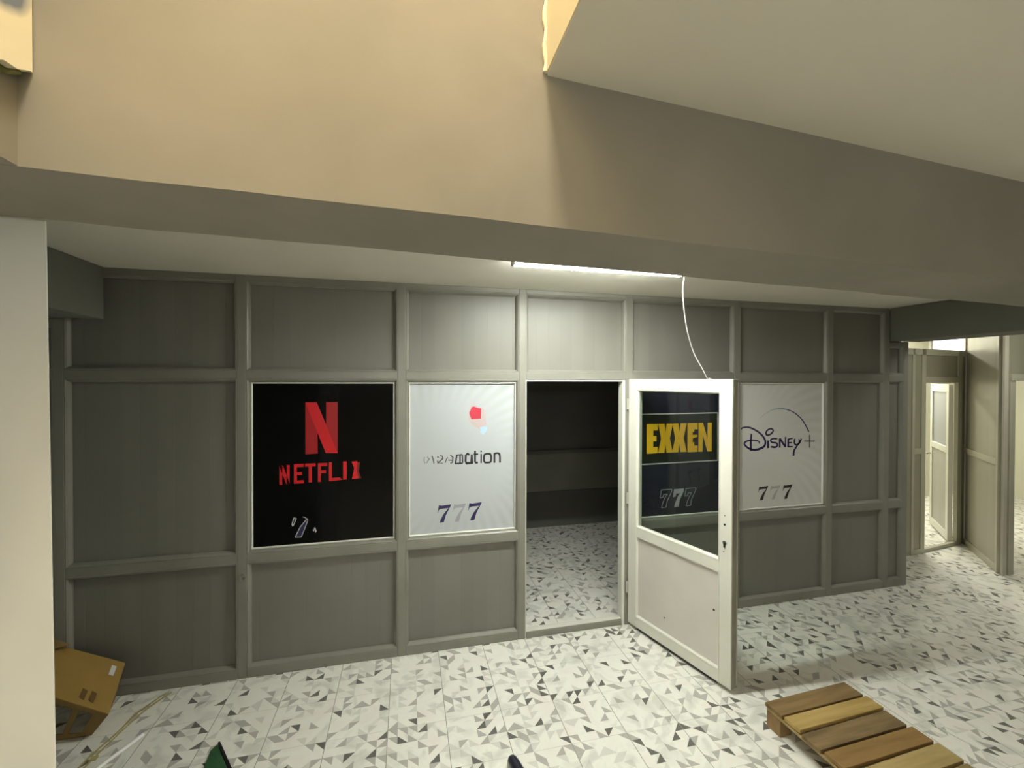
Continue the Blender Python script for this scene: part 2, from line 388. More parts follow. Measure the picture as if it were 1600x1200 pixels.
def seven(x0, x1, z0, z1): return [(x0+(x1-x0)*a, z0+(z1-z0)*b_) for a, b_ in SEVEN]
def outline(P, w): 
    Q = P+[P[0], P[1]]; r = []
    for i in range(len(P)):
        r += ribbon([Q[i], Q[i+1]], w)
    return r

RED = mat('bright_red_film', (.62, .004, .012), .35); DRED = mat('deep_red_film', (.36, .003, .008), .35); XRED = mat('smudged_red_film', (.14, .004, .004), .4)
NAVY = mat('navy_film', (.022, .014, .085), .35); INK = mat('black_film', (.018, .016, .02), .4)
SILVER = mat('silver_grey_film', (.50, .50, .53), .4); GHOST = mat('faded_grey_film', (.33, .32, .36), .4)
YEL = mat('yellow_film', (.86, .50, .02), .4); PALE = mat('pale_line_film', (.62, .64, .62), .4)

# black poster, red lettering
e1 = film('window_1', 'window_poster', mat('gloss_black_film', (.001, .001, .001), .10, spec=.14), 'glossy black window poster with red N logo and red lettering')
art(e1, 'letter_stem', DRED, [[(-.700, 1.879), (-.625, 1.879), (-.618, 1.515), (-.700, 1.512)], [(-.563, 1.879), (-.486, 1.879), (-.486, 1.513), (-.563, 1.516)]], .0005, 'dark red upright strokes of the N')
art(e1, 'letter_diagonal', RED, [[(-.700, 1.879), (-.625, 1.879), (-.486, 1.513), (-.566, 1.516)]], .0009, 'bright red slanting stroke of the N')
z0, z1 = 1.308, 1.446
def nn(x0, x1, s): return [rect(x0, x0+s, z0-.004, z1-.008), rect(x1-s, x1, z0+.002, z1-.004), [(x0, z1-.008), (x0+s*1.2, z1-.006), (x1, z0+.002), (x1-s*1.2, z0)]]
let = nn(-.868, -.802, .019)
let += [rect(-.775, -.755, z0, z1), rect(-.755, -.711, z1-.022, z1), rect(-.755, -.722, 1.368, 1.389), rect(-.755, -.711, z0, z0+.022)]
let += [rect(-.703, -.633, z1-.022, z1), rect(-.679, -.658, z0+.004, z1-.022)]
let += [rect(-.618, -.598, z0+.004, z1), rect(-.598, -.556, z1-.022, z1), rect(-.598, -.564, 1.374, 1.394)]
let += [rect(-.545, -.525, z0+.006, z1+.003), [(-.525, z0+.006), (-.452, z0+.012), (-.475, z0+.03), (-.525, z0+.028)]]
let += [rect(-.450, -.425, z0+.012, z1+.005)]
art(e1, 'lettering', RED, let)
art(e1, 'lettering', RED, [[(-.392, z1+.002), (-.352, z1+.004), (-.356, 1.385), (-.345, z0+.016), (-.390, z0+.012), (-.378, 1.378), (-.374, 1.40)]])
art(e1, 'lettering', XRED, [[(-.352, z1-.004), (-.335, z1-.004), (-.342, 1.375), (-.326, z0+.016), (-.346, z0+.016), (-.356, 1.375)]], .0005, 'smeared dark red last letter')
art(e1, 'numeral_outline', SILVER, outline([(-.690, 1.055), (-.735, 1.000), (-.768, .930), (-.728, .928), (-.706, .985), (-.685, 1.045)], .005)+outline([(-.775, 1.068), (-.760, 1.062), (-.772, 1.03), (-.783, 1.01), (-.788, 1.022)], .006)+ribbon([(-.69, 1.055), (-.705, 1.066), (-.718, 1.07)], .004), .0008)
art(e1, 'numeral_fill', NAVY, [[(-.690, 1.045), (-.735, 1.000), (-.764, .933), (-.731, .931), (-.709, .985)]], .0004)
art(e1, 'scratch', SILVER, [[(-.645, .988), (-.637, .990), (-.628, .965), (-.633, .950), (-.640, .968)], [(-.652, .975), (-.646, .978), (-.642, .964), (-.649, .962)]], .0004)
# white poster
e2 = film('window_2', 'window_poster', sunburst('white_film', (.47, .50, .52), (.40, .42, .42), .30, 1.42), 'white window poster with a red patch and dark blue sevens, left of the doorway')
GREYI = mat('broken_grey_lettering', (.07, .07, .07), .4)
zb, zx = 1.397, 1.468
frag = []
for P, wd in (([(.124, 1.462), (.122, 1.43), (.130, 1.412)], .003), ([(.145, 1.462), (.160, 1.445), (.140, 1.415)], .003), ([(.180, 1.468), (.190, 1.44), (.196, 1.408)], .006),
              ([(.222, 1.462), (.228, 1.452)], .008), ([(.238, 1.468), (.258, 1.462), (.262, 1.445), (.226, 1.412), (.262, 1.408)], .006), ([(.222, 1.43), (.226, 1.408)], .007),
              ([(.278, 1.408), (.290, 1.44), (.300, 1.452)], .005), ([(.302, 1.430), (.330, 1.428)], .006), ([(.318, 1.468), (.338, 1.45), (.334, 1.412), (.318, 1.405)], .007)):
    frag += ribbon(P, wd*1.35)
art(e2, 'lettering', GREYI, frag, .0006, 'broken grey fragments of the first letters')
bw = .014
txt = []
for P, wd in (([(.356, 1.40), (.368, 1.466), (.410, 1.468)], .012), ([(.352, 1.402), (.412, 1.402)], .012), ([(.392, 1.466), (.392, 1.404)], .011), ([(.410, 1.466), (.412, 1.404)], .010),
              ([(.452, 1.478), (.436, 1.462), (.434, zb+.02), (.440, zb+.004), (.482, zb+.004), (.482, 1.468)], bw), ([(.450, 1.478), (.462, 1.462)], .014)):
    txt += ribbon(P, wd)
txt += ribbon([(.508, 1.494), (.508, zb+.014), (.514, zb+.005), (.530, zb+.004)], bw)+ribbon([(.497, 1.468), (.532, 1.468)], .011)
txt += [rect(.549, .561, zb, 1.468), rect(.549, .561, 1.482, 1.494)]
txt += ribbon(smooth([(.605, zx), (.582, 1.462), (.577, 1.433), (.582, 1.404), (.605, 1.399), (.629, 1.404), (.634, 1.433), (.629, 1.462), (.605, zx)], 3), bw)
txt += ribbon([(.660, zb-.002), (.660, zx+.002)], bw)+ribbon(smooth([(.660, 1.466), (.685, 1.470), (.702, 1.455), (.704, zb-.002)], 3), bw)
art(e2, 'lettering', INK, txt)
art(e2, 'numeral', NAVY, [seven(.222, .325, .957, 1.092)]); art(e2, 'numeral', NAVY, [seven(.454, .560, .957, 1.094)])
art(e2, 'numeral', GHOST, [seven(.337, .438, .955, 1.092)], .0006, 'faded grey middle seven')
art(e2, 'emblem', mat('crimson_patch', (.55, .045, .075), .4), [[(.482, 1.832), (.500, 1.836), (.530, 1.824), (.556, 1.820), (.552, 1.742), (.478, 1.738), (.462, 1.785)]], .0006, 'crimson torn patch')
art(e2, 'emblem', mat('pink_smear', (.52, .43, .43), .4), [[(.458, 1.80), (.475, 1.845), (.50, 1.85), (.585, 1.81), (.588, 1.77), (.595, 1.69), (.55, 1.655), (.49, 1.69), (.455, 1.74)]], .0003, 'faint pink smear')
art(e2, 'emblem', mat('light_blue_patch', (.42, .60, .85), .4), [[(.545, 1.672), (.575, 1.680), (.603, 1.672), (.600, 1.648), (.572, 1.620), (.545, 1.635), (.552, 1.652)]], .0007, 'light blue torn patch')
# navy poster behind the open leaf
e3 = film('window_3', 'window_poster', noisy('dark_navy_film', (.014, .015, .030), (.020, .022, .030), 1.6, .3, 0), 'dark navy poster with yellow letters in a white outline, behind the open door')
art(e3, 'frame_line', PALE, outline([(1.915, 1.326), (2.680, 1.332), (2.677, 1.754), (1.913, 1.752)], .009))
art(e3, 'frame_ground', mat('green_black_film', (.014, .018, .012), .35), [rect(1.92, 2.673, 1.333, 1.747)], .0003)
za, zt = 1.415, 1.668
yl = [[(1.978, za), (2.082, za+.004), (2.082, za+.055), (2.040, za+.055), (2.040, 1.52), (2.070, 1.52), (2.070, 1.565), (2.040, 1.565), (2.040, zt-.055), (2.082, zt-.055), (2.082, zt), (1.978, zt)]]
def xx(a, b_): c_ = (a+b_)/2; m_ = (za+zt)/2; s = .055; return [[(a, za+.004), (a+s*1.1, za+.004), (c_, m_-.05), (b_-s*1.1, za+.004), (b_, za+.004), (c_+.042, m_), (b_, zt), (b_-s*1.1, zt), (c_, m_+.05), (a+s*1.1, zt), (a, zt), (c_-.042, m_)]]
yl += xx(2.086, 2.228)+xx(2.222, 2.364)
yl += [[(2.372, za), (2.474, za), (2.474, za+.055), (2.440, za+.055), (2.440, 1.50), (2.424, 1.50), (2.424, 1.535), (2.470, 1.545), (2.470, 1.565), (2.424, 1.565), (2.424, 1.590), (2.440, 1.590), (2.440, zt-.055), (2.474, zt-.055), (2.474, zt), (2.372, zt)]]
yl += [[(2.482, za), (2.524, za), (2.526, 1.56), (2.572, za), (2.616, za), (2.616, zt), (2.574, zt), (2.572, 1.53), (2.526, zt), (2.482, zt)]]
art(e3, 'lettering', YEL, yl, .0007)
SIL2 = mat('grey_numeral_film', (.36, .37, .39), .4)
fat = lambda x0, x1, z0, z1: [(x0+(x1-x0)*a, z0+(z1-z0)*b_) for a, b_ in [(.10, .99), (1.0, 1.0), (.97, .86), (.60, .36), (.52, .02), (.12, 0), (.20, .22), (.42, .56), (.62, .74), (.30, .74), (.24, .58), (0, .56)]]
art(e3, 'numeral_outline', SIL2, outline(fat(2.108, 2.222, .946, 1.100), .006), .0006)
art(e3, 'numeral_outline', SIL2, outline(fat(2.350, 2.460, .946, 1.100), .006), .0006)
art(e3, 'numeral', SIL2, [fat(2.232, 2.342, .944, 1.100)], .0006, 'solid grey middle seven')
# right white poster
e4 = film('window_4', 'window_poster', sunburst('white_grey_film', (.64, .64, .61), (.59, .585, .55), 3.05, 1.42), 'off-white window poster with blue script lettering and arc, right of the door')
G = dict(D=[(2.917, 1.601), (2.942, 1.616), (2.998, 1.618), (3.06, 1.597), (3.123, 1.561), (3.17, 1.515), (3.184, 1.471), (3.166, 1.437), (3.114, 1.416), (3.062, 1.411), (3.01, 1.424), (2.969, 1.452), (2.957, 1.474), (2.979, 1.491), (3.03, 1.5), (3.082, 1.496), (3.118, 1.482), (3.113, 1.466)],
  stem=[(3.032, 1.559), (3.025, 1.485), (3.029, 1.402)], i=[(3.214, 1.492), (3.214, 1.422)],
  dot=[(3.188, 1.548), (3.194, 1.575), (3.222, 1.595), (3.257, 1.596), (3.268, 1.578), (3.247, 1.554), (3.212, 1.541), (3.188, 1.548)],
  s=[(3.315, 1.505), (3.265, 1.507), (3.241, 1.494), (3.255, 1.474), (3.303, 1.466), (3.318, 1.445), (3.293, 1.428), (3.248, 1.434)],
  E2=[(3.437, 1.463), (3.48, 1.464)], y=[(3.511, 1.5), (3.507, 1.461), (3.529, 1.442), (3.564, 1.457), (3.586, 1.498)],
  y2=[(3.556, 1.495), (3.562, 1.468), (3.524, 1.416), (3.503, 1.385), (3.498, 1.34)],
  arc=[(3.117, 1.692), (3.163, 1.726), (3.205, 1.752), (3.247, 1.769), (3.289, 1.779), (3.332, 1.781), (3.375, 1.78), (3.418, 1.774), (3.459, 1.762), (3.494, 1.747), (3.535, 1.723), (3.571, 1.696), (3.601, 1.667), (3.626, 1.633), (3.651, 1.596), (3.671, 1.56)])
q = ribbon(smooth(G['D'][:9], 4), .012, .022)+ribbon(smooth(G['D'][8:], 4), .022, .009)+ribbon(G['stem'], .017, .02)+ribbon(G['i'], .022)
q += ribbon(smooth(G['dot'], 4), .014, .016)+ribbon(smooth(G['s'], 4), .014, .018)
q += ribbon([(3.342, 1.422), (3.341, 1.506)], .018)+ribbon([(3.341, 1.508), (3.405, 1.428)], .020)+ribbon([(3.405, 1.425), (3.407, 1.52)], .014)
q += ribbon([(3.487, 1.505), (3.437, 1.497)], .013)+ribbon([(3.437, 1.502), (3.437, 1.422)], .018)+ribbon([(3.437, 1.428), (3.488, 1.426)], .013)+ribbon(G['E2'], .013)
q += ribbon(smooth(G['y'], 4), .016)+ribbon(smooth(G['y2'], 4), .012, .022)
art(e4, 'lettering', NAVY, q)
art(e4, 'plus_sign', INK, ribbon([(3.620, 1.474), (3.742, 1.470)], .010)+ribbon([(3.681, 1.532), (3.682, 1.41)], .011))
def arcmat():
    m = mat('teal_to_navy_film', (.02, .02, .1), .4); b = m.node_tree.nodes['Principled BSDF']
    g = N(m, 'ShaderNodeNewGeometry'); s = N(m, 'ShaderNodeSeparateXYZ'); L(m, g.outputs['Position'], s.inputs[0])
    mr = N(m, 'ShaderNodeMapRange'); mr.inputs['From Min'].default_value = 3.11; mr.inputs['From Max'].default_value = 3.68; L(m, s.outputs[0], mr.inputs['Value'])
    r = N(m, 'ShaderNodeValToRGB'); el = r.color_ramp.elements
    el[0].position = 0; el[0].color = (.55, .55, .50, 1); el[1].position = 1; el[1].color = (.02, .012, .06, 1)
    for p_, c_ in ((.22, (.36, .48, .46)), (.36, (.10, .32, .36)), (.55, (.05, .07, .30)), (.75, (.03, .02, .16))):
        k = el.new(p_); k.color = (*c_, 1)
    L(m, mr.outputs[0], r.inputs[0]); L(m, r.outputs[0], b.inputs['Base Color']); return m
art(e4, 'arc', arcmat(), ribbon(G['arc'], .004, .013))
art(e4, 'numeral', INK, [seven(3.110, 3.220, .947, 1.076)]); art(e4, 'numeral', INK, [seven(3.380, 3.488, .943, 1.074)])
art(e4, 'numeral', mat('faded_numeral_film', (.42, .415, .38), .4), [seven(3.240, 3.350, .945, 1.074)], .0006, 'faded middle seven')
for e in (e1, e2, e3, e4):
    del e['off']; del e['z0']

# ---------------------------------------------------------------- doorway and open leaf
d1 = empty('door_1', (1.785, -.03, 0)); struct(d1, 'white plastic half-glazed door standing open in the middle of the partition', 'door')
off = lambda x, y, z: (x-1.785, y+.03, z)
MB().box(1.738, 1.7635, -.014, .060, 0, 2.044, off).build('door_jamb', DWHITE, d1, bevel=.003)
MB().box(.905, .912, -.012, .060, 0, 2.044, off).build('door_jamb', DWHITE, d1)
MB().box(.912, 1.738, -.012, .060, 2.030, 2.044, off).build('door_head', DWHITE, d1, bevel=.002)
MB().box(.912, 1.738, -.020, .060, 0, .045, off).build('threshold', FRAME, d1, bevel=.006)
MB().box(.912, 1.738, -.006, .050, .045, .054, off).build('threshold_strip', DWHITE, d1, bevel=.003)
ds = Vector((.273, -.962)); dn = Vector((.962, .273))
def LM(s, d, z):      # s along the leaf, d into its thickness
    return (ds.x*s+dn.x*d, ds.y*s+dn.y*d, z)
LW, LT, LZ0, LZ1 = .925, .068, .03, 2.05
leaf = MB()
for (a, b_, c_, d_) in ((0, .085, LZ0, LZ1), (.838, LW, LZ0, LZ1), (.085, .838, 1.968, LZ1), (.085, .838, .772, .845), (.085, .838, LZ0, .112)):
    leaf.box(a, b_, 0, LT, c_, d_, LM)
lfr = leaf.build('leaf_frame', DWHITE, d1, bevel=.003)
LB = [(0, -.002), (.008, .000), (.016, .012), (.016, .03), (0, .03)]
MB().ring(.085, .838, .845, 1.968, LB, LM).build('glazing_bead', DWHITE, d1)
MB().ring(.085, .838, .112, .772, LB, LM).build('glazing_bead', DWHITE, d1)
MB().box(.09, .833, .019, .025, .85, 1.963, LM).build('glass_pane', GLASS, d1)
MB().box(.09, .833, .015, .035, .117, .767, LM).build('lower_panel', noisy('white_door_panel', (.62, .59, .53), (.66, .63, .57), 3, .45, .02), d1)
MB().box(.10, .82, .012, .0155, .01, .0301, LM).build('bottom_seal', BLACKM, d1)
MB().box(LW, LW+.006, .012, .034, .93, 1.30, LM).build('lock_plate', METAL, lfr)
MB().box(LW, LW+.003, .006, .062, .035, 2.045, LM).build('edge_strip', noisy('door_edge_grey', (.26, .245, .20), (.34, .32, .27), 5, .5, .03), d1)
MB().box(LW+.003, LW+.005, .048, .058, .05, 2.03, LM).build('edge_seal', FRAMEW, d1)
lk = MB()
lk.tube([LM(.876, -.003, .975), LM(.876, .004, .975)], .014, 14).build('lock_cylinder', METAL, lfr)
MB().box(.870, .882, -.005, -.0029, .945, .975, LM).build('keyhole', BLACKM, lfr)
MB().tube([LM(.876, -.0015, 1.095), LM(.876, .002, 1.095)], .0075, 10).tube([LM(.876, -.001, 1.155), LM(.876, .002, 1.155)], .004, 8).tube([LM(.870, -.001, .915), LM(.870, .002, .915)], .004, 8).tube([LM(.79, .013, .49), LM(.79, .017, .49)], .008, 8).tube([LM(.37, .013, .235), LM(.37, .017, .235)], .006, 8).build('screw_hole', BLACKM, lfr)
for z in (.28, 1.02, 1.80): MB().tube([(-.010, -.004, z), (-.010, -.004, z+.09)], .008, 10).build('hinge', FRAMEW, d1)

# ---------------------------------------------------------------- dim room behind the doorway
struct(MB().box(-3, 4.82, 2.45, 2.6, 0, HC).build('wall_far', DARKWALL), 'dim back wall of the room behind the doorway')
rb = empty('trim_5', (0, 0, 0)); struct(rb, 'panelled lining on the back wall inside the dark room', 'wall panelling')
MB().box(.95, 3.1, 2.42, 2.449, .50, 1.02).build('panel', FRAME, rb, bevel=.004)
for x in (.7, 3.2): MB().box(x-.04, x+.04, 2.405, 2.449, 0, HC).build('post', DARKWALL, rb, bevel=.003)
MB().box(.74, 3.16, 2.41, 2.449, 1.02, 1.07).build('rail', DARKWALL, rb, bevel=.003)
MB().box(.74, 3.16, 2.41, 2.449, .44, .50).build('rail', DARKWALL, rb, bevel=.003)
struct(MB().box(4.82, 4.852, .05, 2.6, 0, HC).build('wall_side', FRAMEW), 'side wall between the dark room and the lit side rooms')

# ---------------------------------------------------------------- lit side rooms at the right
struct(MB().box(4.852, 10.4, 2.45, 2.6, 0, 3.0).build('wall_end', CREAM), 'cream back wall of the brightly lit side rooms')
def part_wall(name, a, b_, label, H=None):
    """partition running from a to b_; returns builder in (s, depth, z) with depth away from the viewer side"""
    a = Vector(a); b_ = Vector(b_); d = (b_-a).normalized(); n = Vector((-d.y, d.x))
    e = empty(name); struct(e, label)
    return e, (b_-a).length, (lambda s, dd, z: (a.x+d.x*s+n.x*dd, a.y+d.y*s+n.y*dd, z))
PG = panel_mat('olive_grey_panel', (.30, .29, .215), (.33, .32, .24))
FG = noisy('olive_grey_frame', (.42, .41, .32), (.46, .45, .35), 3, .4, .02)
ew, Lw, Q = part_wall('wall_side', (4.86, .405), (6.86, .672), 'narrow grey-green partition with a doorway, deep in the passage at the right')
def seg(e, Q, s0, s1, z0, z1, nm='panel', m=None, d0=0, d1=.04, bev=.003):
    return MB().box(s0, s1, d0, d1, z0, z1, Q).build(nm, m or FG, e, bevel=bev)
sO0, sO1 = 1.125, 1.80
seg(ew, Q, 0, .86, 0, 2.42, 'panel', PG, .01, .03)
for s in (.0, .86): seg(ew, Q, s, s+.05, 0, 2.42, 'post')
seg(ew, Q, .91, 1.045, .06, 2.40, 'panel', PG, .012, .03); seg(ew, Q, 1.045, sO0, 0, 2.42, 'post')
seg(ew, Q, .91, 1.045, 1.18, 1.25, 'rail'); seg(ew, Q, .91, 1.045, 0, .06, 'rail')
seg(ew, Q, sO1, sO1+.09, 0, 2.42, 'post'); seg(ew, Q, sO1+.09, 2.0, 0, 2.42, 'panel', PG, .01, .03)
seg(ew, Q, sO0, sO1, 2.02, 2.09, 'rail'); seg(ew, Q, sO0, sO1, 2.09, 2.345, 'panel', PG, .012, .03); seg(ew, Q, .0, 2.0, 2.345, 2.42, 'rail')
seg(ew, Q, sO0, sO1, 0, .04, 'threshold', FG)
# inner door leaf, half open
d2 = empty('door_2', (6.66, .70, 0)); struct(d2, 'grey and white door leaf half open inside the far doorway at the right', 'door')
hd = Vector((.72, .69)).normalized(); hn = Vector((-hd.y, hd.x))
def L2(s, d, z): return (hd.x*s+hn.x*d, hd.y*s+hn.y*d, z)
lf = MB()
for a_, b__, c_, dd in ((0, .10, .02, 2.0), (.76, .86, .02, 2.0), (.10, .76, 1.90, 2.0), (.10, .76, 1.12, 1.20), (.10, .76, .02, .12)): lf.box(a_, b__, 0, .045, c_, dd, L2)
lf.build('leaf_frame', DWHITE, d2, bevel=.003)
MB().box(.10, .76, .015, .03, 1.20, 1.90, L2).build('glass_pane', GREYGLASS, d2)
MB().box(.10, .76, .012, .033, .12, 1.12, L2).build('lower_panel', noisy('grey_door_panel', (.42, .40, .36), (.46, .44, .40), 3, .45, .02), d2)
MB().tube([L2(.81, .045, 1.02), L2(.81, .09, 1.02), L2(.73, .095, 1.02)], .009).build('door_handle', METAL, d2)
# diagonal partition
eg, Lg, Qg = part_wall('wall_diagonal', (6.12, -.07), (6.86, .66), 'diagonal pale partition panel beside the far doorway')
WG = noisy('pale_partition_frame', (.50, .48, .39), (.54, .52, .42), 3, .4, .02); WP = panel_mat('pale_partition_panel', (.44, .42, .34), (.47, .45, .37))
seg(eg, Qg, .0, .055, 0, 2.999, 'post', WG, 0, .05); seg(eg, Qg, 1.0, 1.05, 0, 2.999, 'post', WG, 0, .05)
seg(eg, Qg, .055, 1.0, 1.21, 2.93, 'panel', WP, .012, .036); seg(eg, Qg, .055, 1.0, .07, 1.14, 'panel', WP, .012, .036)
seg(eg, Qg, .055, 1.0, 1.14, 1.21, 'rail', WG, 0, .05); seg(eg, Qg, .055, 1.0, 0, .07, 'rail', WG, 0, .05); seg(eg, Qg, .055, 1.0, 2.93, 2.999, 'rail', WG, 0, .05)
# right hand partition with the bright doorway at the picture edge
eh, Lh, Qh = part_wall('wall_right', (6.12, -.09), (10.38, -.02), 'grey-green partition with a bright doorway cut by the right edge of the picture')
seg(eh, Qh, -.065, -.005, 0, 2.999, 'post', WG, -.01, .012); seg(eh, Qh, .03, .105, 0, 2.045, 'post', FG, -.01, .05); seg(eh, Qh, -.005, .03, 0, 2.999, 'panel', FG, .02, .05)
seg(eh, Qh, .03, 1.2, 2.045, 2.115, 'rail', FG, -.02, .05); seg(eh, Qh, .03, 1.2, 2.115, 2.999, 'panel', PG, .005, .04)
seg(eh, Qh, 1.13, 1.2, 0, 2.045, 'post', FG, -.02, .05); seg(eh, Qh, 1.2, 4.25, 0, 2.999, 'panel', PG, 0, .04)
# high window over the side rooms
hw = empty('window_5'); struct(hw, 'small bright high window glowing above the far doorway', 'window')
MB().ring(8.95, 10.05, 2.50, 2.96, [(0, 0), (.05, 0), (.05, .03), (0, .03)], lambda u, d, v: (u, 2.449-d, v)).build('window_frame', DWHITE, hw)
MB().box(9.0, 10.0, 2.432, 2.440, 2.55, 2.91).build('pane', emis('daylight_pane', (.86, .84, 1.0), 2.2), hw)

# ---------------------------------------------------------------- tube light and its cable
tx0, tx1, ty = .585, 1.705, -.865
tl = empty('tube_light', ((tx0+tx1)/2, ty, HC)); tag(tl, 'bright white tube light fixed to the ceiling above the doorway', 'light')
cxm = (tx0+tx1)/2
MB().box(tx0+.012-cxm, tx1-.012-cxm, -.014, .014, -.020, -.0005).build('housing', DWHITE, tl, bevel=.003)
prof = [(-.014, -.018), (-.016, -.030), (-.0135, -.046), (.0135, -.046), (.016, -.030), (.014, -.018)]
df = MB(); n_ = len(prof)
df.add([(tx0+.016-cxm, a_, b__) for a_, b__ in prof]+[(tx1-.016-cxm, a_, b__) for a_, b__ in prof], [tuple(range(n_)), tuple(range(2*n_-1, n_-1, -1))]+[(i, (i+1) % n_, n_+(i+1) % n_, n_+i) for i in range(n_)])
df.build('diffuser', emis('lit_tube_side', COOL, 14), tl)
MB().box(tx0+.018-cxm, tx1-.018-cxm, -.0125, .0125, -.0485, -.0465).build('light_strip', emis('lit_tube', COOL, TUBE), tl)
for s in (-1, 1):
    x = (tx1-tx0)/2*s; MB().box(min(x, x-.016*s), max(x, x-.016*s), -.018, .018, -.050, -.0005).build('end_cap', mat('grey_end_cap', (.45, .44, .42), .5), tl, bevel=.003)
pts = smooth([(1.706, -.865, 2.722), (1.716, -.864, 2.700), (1.712, -.86, 2.62), (1.735, -.84, 2.50), (1.79, -.80, 2.36), (1.87, -.76, 2.22), (1.93, -.765, 2.12), (1.972, -.760, 2.056), (1.995, -.760, 2.053), (2.050, -.760, 2.02), (2.055, -.760, 1.98)], 5)
tag(MB().tube(pts, .0035, 8).build('power_cable', mat('white_cable', (.78, .77, .74), .4), smooth=True), 'thin white cable hanging from the tube light down over the open door', 'cable')

# ---------------------------------------------------------------- wooden pallet
def wood(name, c1, c2):
    return noisy(name, c1, c2, 7, .7, .25, 30, stretch=(.35, 3, 1), detail=8)
WOODS = [wood('grey_brown_plank', (.16, .095, .035), (.25, .165, .065)), wood('yellow_plank', (.34, .225, .065), (.46, .32, .115)), wood('dark_plank', (.13, .085, .035), (.24, .16, .07)),
         wood('red_brown_plank', (.21, .12, .035), (.30, .18, .06)), wood('pale_plank', (.32, .23, .085), (.43, .32, .13)), wood('brown_plank', (.22, .145, .05), (.31, .22, .085))]
DW = wood('block_wood', (.20, .12, .05), (.30, .19, .08))
pl = empty('wooden_pallet', (2.055, -1.18, 0), math.radians(2.4)); tag(pl, 'small weathered wooden pallet lying on the tiles at the lower right', 'pallet')
y = 0
for k in range(8):
    wdt = [.112, .100, .108, .104, .106, .112, .105, .108][k]; gap = [.012, .016, .014, .016, .012, .014, .012, .012][k]
    sk = [0, .004, -.006, .003, .01, 0, -.004, .002][k]; zt_ = .142+[0, .003, -.002, .002, 0, .001, 0, .002][k]
    mb = MB().hexa([(sk, y, zt_-.022), (sk+.625, y+.004*((-1)**k), zt_-.022), (sk+.623, y-wdt, zt_-.022), (sk+.004, y-wdt+.003, zt_-.022),
                    (sk, y, zt_), (sk+.625, y+.004*((-1)**k), zt_), (sk+.623, y-wdt, zt_), (sk+.004, y-wdt+.003, zt_)])
    mb.build('plank', WOODS[k % 6], pl, bevel=.003); y -= wdt+gap
yl_ = y
for x in (.01, .27, .53):
    MB().box(x, x+.085, yl_+.02, -.002, .098, .117).build('stringer', WOODS[4], pl, bevel=.002)
    for yy in (0, -.43, yl_+.11): MB().box(x, x+.085, yy-.095, yy-.004, .0005, .097).build('block', DW, pl, bevel=.003)

# ---------------------------------------------------------------- cardboard box leaning in the left corner
CARD = noisy('brown_cardboard', (.33, .20, .045), (.38, .235, .06), 3, .75, .05, 40)
CARDD = noisy('darker_cardboard', (.24, .15, .05), (.28, .175, .06), 3, .8, .05, 40)  # darker board for the side panels, front strips and flap
Bp = Vector((-1.64, -.41, .15)); Ap = Vector((-1.745, -.062, .235)); Cp = Vector((-1.755, -.352, .004))
wv = Vector((-.19, .02, .085)); 
BL = Bp+wv*2.1; AL = Ap+Vector((-.19, .02, .072))*2.0; CL = Cp+Vector((-.36, .01, 0))
base = Vector((-1.93, -.25, 0))
cb = empty('cardboard_box', tuple(base)); tag(cb, 'crumpled brown cardboard box tipped in the left corner by the pillar', 'box')
R_ = lambda v: tuple(Vector(v)-base)
nrm = (Bp-Ap).cross(BL-Ap); nrm = nrm.normalized(); nrm = nrm if nrm.z > 0 else -nrm
def sheet(P, t, nm, m, n=None):
    P = [Vector(v) for v in P]; n = n or (P[1]-P[0]).cross(P[2]-P[0]).normalized()
    return MB().hexa([R_(v-n*t) for v in P]+[R_(v) for v in P]).build(nm, m, cb)
sheet([Bp, Ap, AL, BL], .005, 'top_panel', CARD, nrm)
Ab = Vector((-1.80, -.066, .012)); ALb = Vector((-2.14, -.05, .012))
sheet([Bp-nrm*.006, Cp, Ab, Ap-nrm*.006], .004, 'side_panel', CARDD)
sheet([Ab, ALb, AL-nrm*.006, Ap-nrm*.006], .004, 'side_panel', CARDD)
def lerp(a, b_, t): return a+(b_-a)*t
# open front: strips of board round two gaps
T0, T1, B0, B1 = Bp-nrm*.006, BL-nrm*.006, Cp, CL
def fr(u, v): return lerp(lerp(T0, T1, u), lerp(B0, B1, u), v)
fn = (T1-T0).cross(B0-T0).normalized()
for (u0_, u1_, v0_, v1_) in ((0, 1, 0, .13), (0, .17, .13, .85), (.34, .42, .13, .85), (0, 1, .85, 1)):
    sheet([fr(u0_, v0_), fr(u1_, v0_), fr(u1_, v1_), fr(u0_, v1_)], .004, 'front_strip', CARDD, fn)
LABW = mat('white_label', (.75, .75, .72), .5)
def on_top(u, v, h=.0006): return lerp(lerp(Ap, AL, u), lerp(Bp, BL, u), v)+nrm*h
MB().hexa([R_(on_top(a_, b__, 0)) for a_, b__ in ((.10, .12), (.10, .32), (.17, .32), (.17, .12))]+[R_(on_top(a_, b__)) for a_, b__ in ((.10, .12), (.10, .32), (.17, .32), (.17, .12))]).build('sticker', LABW, cb)
PR = mat('printed_mark', (.15, .085, .02), .8)
mk = MB()
for u in (.22, .34):
    c8 = ((u, .72), (u, .90), (u+.07, .88), (u+.07, .70)); mk.hexa([R_(on_top(a_, b__, 0)) for a_, b__ in c8]+[R_(on_top(a_, b__)) for a_, b__ in c8])
mk.build('printed_mark', PR, cb)
fl = [AL+Vector((.08, -.02, .002)), AL+Vector((.0, -.12, .03)), AL+Vector((-.07, -.11, .06)), AL+Vector((-.03, .0, .045))]
sheet(fl, .004, 'flap', CARDD)

